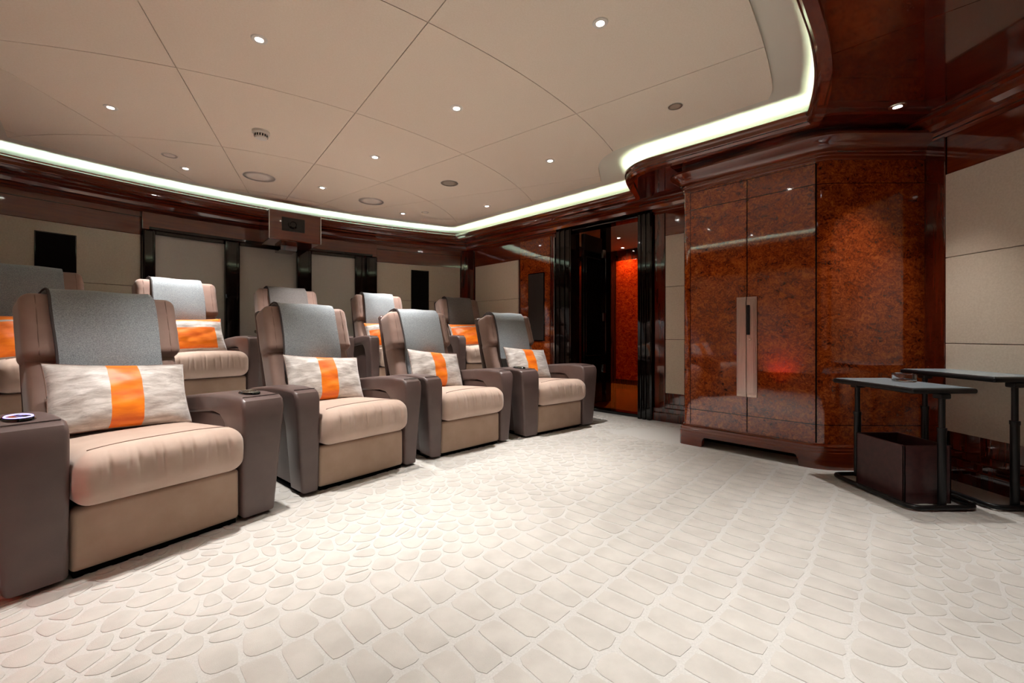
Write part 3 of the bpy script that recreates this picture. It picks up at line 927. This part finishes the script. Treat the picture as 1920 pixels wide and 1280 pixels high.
FRONT = [(-1.50, 1.865, 32.5, 'w', 'front-row beige recliner largest and nearest, at the left edge'),
         (-0.935, 2.755, 40.0, 'n', 'front-row beige recliner second from the left'),
         (-0.30, 3.445, 46.0, 'n', 'front-row beige recliner third from the left'),
         (0.495, 4.115, 51.0, 'w', 'front-row beige recliner farthest, nearest the doorway')]
REAR = [(-2.997, 2.856, 30, 'rear-row recliner at the left edge behind the nearest recliner'),
        (-2.545, 3.573, 38, 'rear-row recliner in front of the left window'),
        (-1.973, 4.26, 46, 'rear-row recliner in front of the middle window, with a taupe throw'),
        (-1.229, 4.928, 52, 'rear-row recliner in front of the right window'),
        (-0.314, 5.523, 57, 'rear-row recliner beside the back corner of the room')]
chairs = []
usedw = usedn = False
for x, y, deg, kind, lab in FRONT:
    if kind == 'w':
        o = rec_w if not usedw else copy_tree(rec_w); usedw = True
    else:
        o = rec_n if not usedn else copy_tree(rec_n); usedn = True
    chairs.append(place(o, x, y, 0.0, deg, lab, 'front row recliners'))
for k, (x, y, deg, lab) in enumerate(REAR):
    chairs.append(place(rec_r if k == 0 else copy_tree(rec_r), x, y, 0.30, deg, lab, 'rear row recliners'))
# local +x points to the image left after the turn
control_panel(chairs[0], -1, WIDE); control_panel(chairs[0], 1, WIDE, lit=True)
control_panel(chairs[3], 1, WIDE)
# swivel tray on the rear middle recliner
ch = chairs[6]
tr = mkobj('swivel_tray', *rbox(.17, .30, .03, .012, 1, 1, 1, lambda x, y, z: (x + .37, y - .20, z + .655 - .10 * y)), 'projglass', ch, smooth=True, sharp=50)
mkobj('tray_bar', *tube([(.31, -.05, .44), (.34, -.12, .64)], .008, 8), 'chrome', tr, smooth=True)
mkobj('tray_housing', *rbox(.15, .14, .16, .02, 1, 1, 1, lambda x, y, z: (x + .38, y - .06, z + .56)), 'black', tr, smooth=True, sharp=50)

# throws draped over the headrests
def throw_mesh(x0, x1, seed, zlow):
    rnd = random.Random(seed)
    prof = [(-1.062, .86), (-1.055, .95), (-1.045, 1.05), (-1.035, 1.11), (-1.015, 1.155), (-.985, 1.185), (-.94, 1.200), (-.89, 1.206), (-.848, 1.199), (-.815, 1.172), (-.793, 1.12),
            (-.765, 1.04), (-.742, .97), (-.722, .90), (-.711, .85), (-.704, .79), (-.695, .73), (-.668, .65), (-.645, .59), (-.628, .54)]
    prof = [(y - .028 - .02 * max(0, (.8 - z)), z - .04) for y, z in prof]
    prof = [p for p in prof if p[1] >= zlow or p[0] < -.9]
    V, F = [], []
    n = 14
    th = .013
    ph = rnd.random() * 6
    # normals of the profile
    nr = []
    for i in range(len(prof)):
        a, b = prof[max(0, i - 1)], prof[min(len(prof) - 1, i + 1)]
        dy, dz = b[0] - a[0], b[1] - a[1]; L = math.hypot(dy, dz)
        nr.append((-dz / L, dy / L))
    nr = [(-a, -b) if False else (a, b) for a, b in nr]
    for lay in (0, 1):
        for i, (y, z) in enumerate(prof):
            t = i / len(prof)
            skew = .02 * math.sin(ph) * (t - .4)
            for k in range(n + 1):
                f = k / n
                x = x0 + (x1 - x0) * f + skew + .006 * math.sin(i * .9 + ph) * (f - .5)
                wv = .004 * math.sin(f * 9 + i * .5 + ph) + .008 * max(0, abs(x) - .2)
                off = .003 + wv * .6 + (th if lay else 0)
                sg = 1
                ny, nz = nr[i]
                # outward: away from the headrest centre
                if ny * (y + .895) + nz * (z - .96) < 0: ny, nz = -ny, -nz
                V.append((x, y + ny * off, z + nz * off))
    m = n + 1; N = len(prof)
    for lay in (0, 1):
        b = lay * N * m
        for i in range(N - 1):
            for k in range(n): F.append((b + i * m + k, b + i * m + k + 1, b + (i + 1) * m + k + 1, b + (i + 1) * m + k))
    T_ = N * m
    for i in range(N - 1):
        for k in (0, n): F.append((i * m + k, (i + 1) * m + k, T_ + (i + 1) * m + k, T_ + i * m + k))
    for i in (0, N - 1):
        for k in range(n): F.append((i * m + k, i * m + k + 1, T_ + i * m + k + 1, T_ + i * m + k))
    edge = [V[T_ + i * m + n] for i in range(N)]
    edge2 = [V[T_ + i * m] for i in range(N)]
    return V, F, edge, edge2

TN = ['nearest front recliner at the left edge', 'second front recliner from the left', 'third front recliner from the left', 'front recliner nearest the doorway',
      'rear recliner at the left edge', 'rear recliner before the left window', 'rear recliner before the middle window', 'rear recliner before the right window', 'rear recliner in the back corner']
for i, c in enumerate(chairs):
    # local +x = image left
    x0, x1 = (-.205, .215) if i < 4 else (-.19, .205)
    V, F, e1, e2 = throw_mesh(x0, x1, i, .50)
    grey = 'taupe' if i in (6,) else 'grey'
    t = thing('throw_blanket', grey + ' wool throw over the headrest of the ' + TN[i], 'throw', tuple(c.location), c.rotation_euler.z, 'throws on the recliners')
    b = mkobj('blanket', V, F, 'wool_b' if i in (6, 8) else 'wool', t, smooth=True, sharp=60)
    mkobj('bound_edge', *tube(e1, .006, 6), 'woolseam', b, smooth=True)

# pillows
def pillow_grid(W, H, Tk, seed, nx=40, nz=24):
    rnd = random.Random(seed)
    ph = [rnd.random() * 6 for _ in range(6)]
    pts = {}
    for side in (0, 1):
        for i in range(nx + 1):
            for k in range(nz + 1):
                u, v = -1 + 2 * i / nx, -1 + 2 * k / nz
                edge = max(abs(u), abs(v))
                th = ((1 - abs(u) ** 2.6) * (1 - abs(v) ** 2.4)) ** .55 * Tk / 2
                # edges draw in between the corners
                x = u * W / 2 * (1 - .045 * (1 - v * v) ** 1 * abs(u) ** 3)
                z = v * H / 2 * (1 - .075 * (1 - u * u) * abs(v) ** 3)
                wr = .0022 * math.sin(u * 5 + v * 9 + ph[0]) + .0016 * math.sin(u * 13 - v * 7 + ph[1]) + .001 * math.sin(v * 21 + u * 11 + ph[2])
                th += wr * min(1, (1 - edge) * 6)
                pts[(side, i, k)] = (x, (th if side else -th) + .0015 * (1 if side else -1), z)
    return pts, nx, nz

def make_pillow(name, label, regions, W, H, Tk, seed, group):
    t = thing(name, label, 'pillow', (0, 0, 0), 0, group)
    pts, nx, nz = pillow_grid(W, H, Tk, seed)
    faces = {}
    for side in (0, 1):
        for i in range(nx):
            for k in range(nz):
                u, v = (-1 + 2 * (i + .5) / nx), (-1 + 2 * (k + .5) / nz)
                q = [(side, i, k), (side, i + 1, k), (side, i + 1, k + 1), (side, i, k + 1)]
                faces.setdefault(regions(u, v), []).append(q)
    for i in range(nx):
        for k in (0, nz):
            u = -1 + 2 * (i + .5) / nx
            faces.setdefault(regions(u, -1 if k == 0 else 1), []).append([(0, i, k), (0, i + 1, k), (1, i + 1, k), (1, i, k)])
    for k in range(nz):
        for i in (0, nx):
            v = -1 + 2 * (k + .5) / nz
            faces.setdefault(regions(-1 if i == 0 else 1, v), []).append([(0, i, k), (0, i, k + 1), (1, i, k + 1), (1, i, k)])
    for reg, fl in faces.items():
        idx, V, F = {}, [], []
        for q in fl:
            f = []
            for key in q:
                if key not in idx: idx[key] = len(V); V.append(pts[key])
                f.append(idx[key])
            F.append(tuple(f))
        nm = 'orange_band' if reg == 'orange' else 'velvet_cover'
        mkobj(nm, V, F, reg, t, smooth=True)
    ring = [pts[(1, i, 0)] for i in range(nx)] + [pts[(1, nx, k)] for k in range(nz)] + [pts[(1, i, nz)] for i in range(nx, 0, -1)] + [pts[(1, 0, k)] for k in range(nz, 0, -1)]
    mkobj('edge_piping', *tube([(x, 0, z) for x, y, z in ring], .003, 5, True), 'seam', t, smooth=True)
    return t

def set_pillow(t, c, dx, yc, zc, lean, roll, yaw=0.0):
    base = Matrix.Translation(c.location) @ Matrix.Rotation(c.rotation_euler.z, 4, 'Z')
    m = base @ Matrix.Translation((dx, yc, zc)) @ Matrix.Rotation(R_(yaw), 4, 'Z') @ Matrix.Rotation(R_(lean), 4, 'X') @ Matrix.Rotation(R_(roll), 4, 'Y')
    t.location = m.to_translation()
    t.rotation_euler = m.to_euler()

front_reg = lambda u, v: 'orange' if -.22 < u < .26 else 'velvet'
pf = [('silver velvet pillow with an orange band on the nearest recliner', .0, -.575, .632, 26, -4, 4, .565, .355),
      ('silver velvet pillow with an orange band on the second front recliner', -.01, -.58, .62, 26, -5, 2, .56, .355),
      ('silver velvet pillow with an orange band on the third front recliner', -.02, -.58, .622, 24, -7, 6, .56, .355),
      ('silver velvet pillow with an orange band on the recliner nearest the doorway', -.05, -.575, .628, 26, -5, 2, .58, .35)]
for i, (lab, dx, yc, zc, lean, roll, yaw, W, H) in enumerate(pf):
    set_pillow(make_pillow('lumbar_pillow', lab, front_reg, W, H, .15, i, 'pillows on the front row'), chairs[i], dx, yc, zc, lean, roll, yaw)
rear_reg = lambda u, v: 'orange' if (v > .72 or (v < .30 and v > -.86 and -.72 < u < .9)) else 'velvet'
rear_reg2 = lambda u, v: 'orange' if (v > -.9 and -.92 < u < .95 and not (.62 < v < .70)) else 'velvet'
pr = [('orange pillow on the rear recliner at the left edge', rear_reg2), ('orange pillow with a silver stripe on the rear recliner before the left window', rear_reg),
      None, ('orange edged silver pillow on the rear recliner before the right window', rear_reg), ('plain orange pillow on the rear recliner in the back corner', rear_reg2)]
for i, q in enumerate(pr):
    if q: set_pillow(make_pillow('lumbar_pillow', q[0], q[1],   .56, .355, .15, 20 + i, 'pillows on the rear row'), chairs[4 + i], -.02, -.58, .625, 25, 2, 0)

# ------------------------------------------------------------------ burl cabinet
F1 = Vector((1.442, 3.70)); F2 = Vector((2.163, 2.95))
map_cab = linmap(F1, F2 - F1)
FL = (F2 - F1).length
cab = thing('cabinet', 'tall glossy burl wood corner cabinet with two doors and a steel handle plate', 'cabinet')
cpts = [tuple(F1 + UD * .83), tuple(F1), tuple(F2), (2.885, 2.945)]
def inset_path(d):
    # cabinet outline moved inwards by d
    P = [Vector(p) for p in cpts]; out = []
    for i in range(len(P)):
        d0 = (P[i] - P[i - 1]).normalized() if i else (P[1] - P[0]).normalized()
        d1 = (P[i + 1] - P[i]).normalized() if i < len(P) - 1 else d0
        n0, n1 = Vector((d0.y, -d0.x)), Vector((d1.y, -d1.x)); b = n0 + n1; b = b / b.dot(n0)
        out.append(tuple(P[i] - b * d))
    return out
body = round_path(inset_path(.03), {1: .05, 2: .09}, 6)
basep = round_path(cpts, {1: .06, 2: .11}, 6)
def prism(path, z0, z1, extra):
    poly = list(path) + extra
    V, T = overlay([poly])
    return slab_from_tris(V, T, z0, z1)
BACKC = [(2.885, 3.40), (2.80, 3.49)]
mkobj('carcass', *prism(body, .125, 2.20, BACKC), 'burl', cab, smooth=True, sharp=25)
# plinth with a vent slot cut out of its front
pprof = lambda z0: [(-.05, z0), (0, z0), (0, .115), (-.004, .12), (-.004, .138), (-.009, .143), (-.009, .158), (-.022, .163), (-.026, .172), (-.05, .172)]
left_part = [cpts[0]] + basep[1:8] + [map_cab(.20, 0, 0)[:2]]
right_part = [map_cab(.89, 0, 0)[:2]] + basep[8:]
mid = [map_cab(.20, 0, 0)[:2], map_cab(.89, 0, 0)[:2]]
pl = mkobj('plinth', *sweep(left_part, pprof(0)), 'mahog_h', cab, smooth=True, sharp=30)
mkobj('plinth', *sweep(right_part, pprof(0)), 'mahog_h', cab, smooth=True, sharp=30)
# middle: arch-topped slot
def slot_strip():
    V, F = [], []
    N = 150
    prof = lambda zb: [(-.05, zb), (0, zb), (0, .115), (-.004, .12), (-.004, .138), (-.009, .143), (-.009, .158), (-.022, .163), (-.026, .172), (-.05, .172)]
    for k in range(N + 1):
        f = k / N
        s = .20 + .69 * f
        e = min(f, 1 - f) * .69
        zb = 0.0 if e < .004 else .082 * min(1, (1 - max(0, 1 - e / .03) ** 2) ** .5)
        for o, z in prof(zb): V.append(map_cab(s, o, z))
    m = 10
    for k in range(N):
        for i in range(m): F.append((k * m + i, k * m + (i + 1) % m, (k + 1) * m + (i + 1) % m, (k + 1) * m + i))
    return V, F
# finer ends for the rounded slot
mkobj('plinth_arch', *slot_strip(), 'mahog_h', cab, smooth=True, sharp=30)
mkobj('vent_recess', *slab(map_cab, .12, .95, -.30, -.25, .0, .124), 'dark', cab)
for s in (.30, .79):
    mkobj('vent_stud', *xf(lathe([(.0005, 0), (.012, 0), (.012, .01), (.0005, .01)], 14), lambda x, y, z, s=s: map_cab(s + x, -.249 + z, .045 + y)), 'blackmetal', cab, smooth=True, sharp=40)
# doors
SM = .544
for s0, s1 in ((.100, SM - .0015), (SM + .0015, .987)):
    d = mkobj('door', *slab(map_cab, s0 + .0015, s1 - .0015, -.03, -.022, .178, 2.148), 'burl', cab, bevel=.0015)
    for z in (.305, 2.0):
        mkobj('inlay_line', *slab(map_cab, s0 + .0015, s1 - .0015, -.022, -.0215, z, z + .005), 'black', d)
    left = s0 < .3
    h0, h1 = (SM - .073, SM - .0015) if left else (SM + .0015, SM + .073)
    hp = mkobj('handle_plate', *slab(map_cab, h0, h1, -.022, -.012, .455, 1.235), 'steel', d, bevel=.003)
    q0, q1 = (h0 + .010, h1) if left else (h0, h1 - .010)
    mkobj('plate_step', *slab(map_cab, q0, q1, -.012, -.007, .475, 1.215), 'steel', hp, bevel=.003)
    q0, q1 = (h0 + .020, h1) if left else (h0, h1 - .020)
    mkobj('plate_face', *slab(map_cab, q0, q1, -.007, -.004, .49, 1.20), 'steel', hp, bevel=.002)
    if not left:
        mkobj('pull_grip', *slab(map_cab, h0 + .004, h0 + .024, -.004, .012, .94, 1.17), 'blackmetal', hp, bevel=.002)
        mkobj('lock_button', *xf(lathe([(.0005, .008), (.009, .008), (.011, 0), (.0005, 0)], 18), lambda x, y, z: map_cab(SM + .026 + x, -.004 + z, .905 + y)), 'chrome', hp, smooth=True, sharp=40)
for s in (.0945, SM - .004, .9855):
    mkobj('door_gap', *slab(map_cab, s, s + .008, -.03, -.0292, .178, 2.15), 'dark', cab)
mkobj('door_gap', *slab(map_cab, .0985, .9895, -.03, -.0292, 2.148, 2.154), 'dark', cab)
bodyc = inset_path(.03)
bc = round_path(bodyc, {1: .05, 2: .09}, 6)
cr = [(-.02, 2.165), (.006, 2.165), (.010, 2.172), (.010, 2.19), (.02, 2.196), (.02, 2.21), (.034, 2.216), (.036, 2.23), (.045, 2.245), (.066, 2.262), (.095, 2.278), (.115, 2.298), (.115, 2.315), (-.02, 2.315)]
mkobj('cornice', *sweep(bc, cr), 'mahog_h', cab, smooth=True, sharp=35)
mkobj('frieze', *sweep(bc, [(-.02, 2.315), (.03, 2.315), (.03, ZSOF + .005), (-.02, ZSOF + .005)]), 'mahog_h', cab, smooth=True, sharp=35)
for z in (.305, 2.0):
    mkobj('inlay_line', *sweep(bc[8:], [(-.001, z), (.0006, z), (.0006, z + .004), (-.001, z + .004)]), 'black', cab)
    mkobj('inlay_line', *sweep(bc[0:8], [(-.001, z), (.0006, z), (.0006, z + .004), (-.001, z + .004)]), 'black', cab)

# ------------------------------------------------------------------ two small tables, box and glass
def side_table(label, x0, x1, y0, y1, zt, posts, rz):
    cx, cy = (x0 + x1) / 2, (y0 + y1) / 2
    t = thing('side_table', label, 'table', (cx, cy, 0), rz, 'black side tables')
    w, d = x1 - x0, y1 - y0
    top = mkobj('table_top', *rbox(w, d, .028, .012, 1, 1, 1, lambda x, y, z: (x, y, z + zt - .014)), 'blackmetal', t, smooth=True, sharp=50)
    mkobj('top_inlay', *rbox(w - .03, d - .03, .004, .0015, 1, 1, 1, lambda x, y, z: (x, y, z + zt + .001)), 'tabletop', top)
    r = .055
    fr = []
    for (px, py, a) in ((w / 2 - r, d / 2 - r, 0), (-w / 2 + r, d / 2 - r, 90), (-w / 2 + r, -d / 2 + r, 180), (w / 2 - r, -d / 2 + r, 270)):
        for k in range(7): fr.append((px + r * math.cos(R_(a + 15 * k)), py + r * math.sin(R_(a + 15 * k)), .022))
    mkobj('base_frame', *tube(fr, .014, 8, True), 'blackmetal', t, smooth=True)
    for px, py in posts:
        p = mkobj('post', *tube([(px, py, .02), (px, py, .02 + zt * .62)], .019, 14), 'blackmetal', t, smooth=True, sharp=50)
        mkobj('inner_post', *tube([(px, py, .02 + zt * .6), (px, py, zt - .028)], .014, 14), 'blackmetal', p, smooth=True, sharp=50)
        mkobj('collar', *tube([(px, py, .015 + zt * .62), (px, py, .035 + zt * .62)], .0215, 14), 'blackmetal', p, smooth=True, sharp=50)
        mkobj('bracket', *rbox(.06, .05, .03, .008, 1, 1, 1, lambda x, y, z, px=px, py=py: (x + px, y + py, z + zt - .042)), 'blackmetal', p, smooth=True, sharp=50)
    return t
side_table('lower black side table with a glass dish on top, standing over the brown box', 2.125, 2.49, 2.27, 2.82, .655, [(.008, -.245), (-.045, .235)], 0.03)
side_table('taller black side table nearer the wall, right of the glass dish', 2.575, 2.90, 2.27, 2.83, .715, [(-.02, -.25), (-.05, .22)], 0.0)

bxr = thing('storage_box', 'open brown leather box standing on the floor under the lower table', 'box', (2.315, 2.535, 0), 0.0)
bw, bd, bh, th = .265, .33, .325, .012
bz = .0
mkobj('box_side', *box(-bw / 2, -bw / 2 + th, -bd / 2, bd / 2, bz, bz + bh), 'boxbrown', bxr, bevel=.003)
mkobj('box_side', *box(bw / 2 - th, bw / 2, -bd / 2, bd / 2, bz, bz + bh), 'boxbrown', bxr, bevel=.003)
mkobj('box_side', *box(-bw / 2, bw / 2, -bd / 2, -bd / 2 + th, bz, bz + bh), 'boxbrown', bxr, bevel=.003)
mkobj('box_side', *box(-bw / 2, bw / 2, bd / 2 - th, bd / 2, bz, bz + bh), 'boxbrown', bxr, bevel=.003)
mkobj('box_bottom', *box(-bw / 2 + th, bw / 2 - th, -bd / 2 + th, bd / 2 - th, 0.002, .014), 'boxbrown', bxr)

gd = tag(mkobj('glass_dish', *lathe([(.0005, 0), (.054, 0), (.058, .004), (.058, .046), (.055, .048), (.052, .046), (.050, .012), (.0005, .010)], 36), 'glass', smooth=True, sharp=40), 'clear round glass dish on the lower side table', 'glass')
gd.location = (2.395, 2.60, .6585)
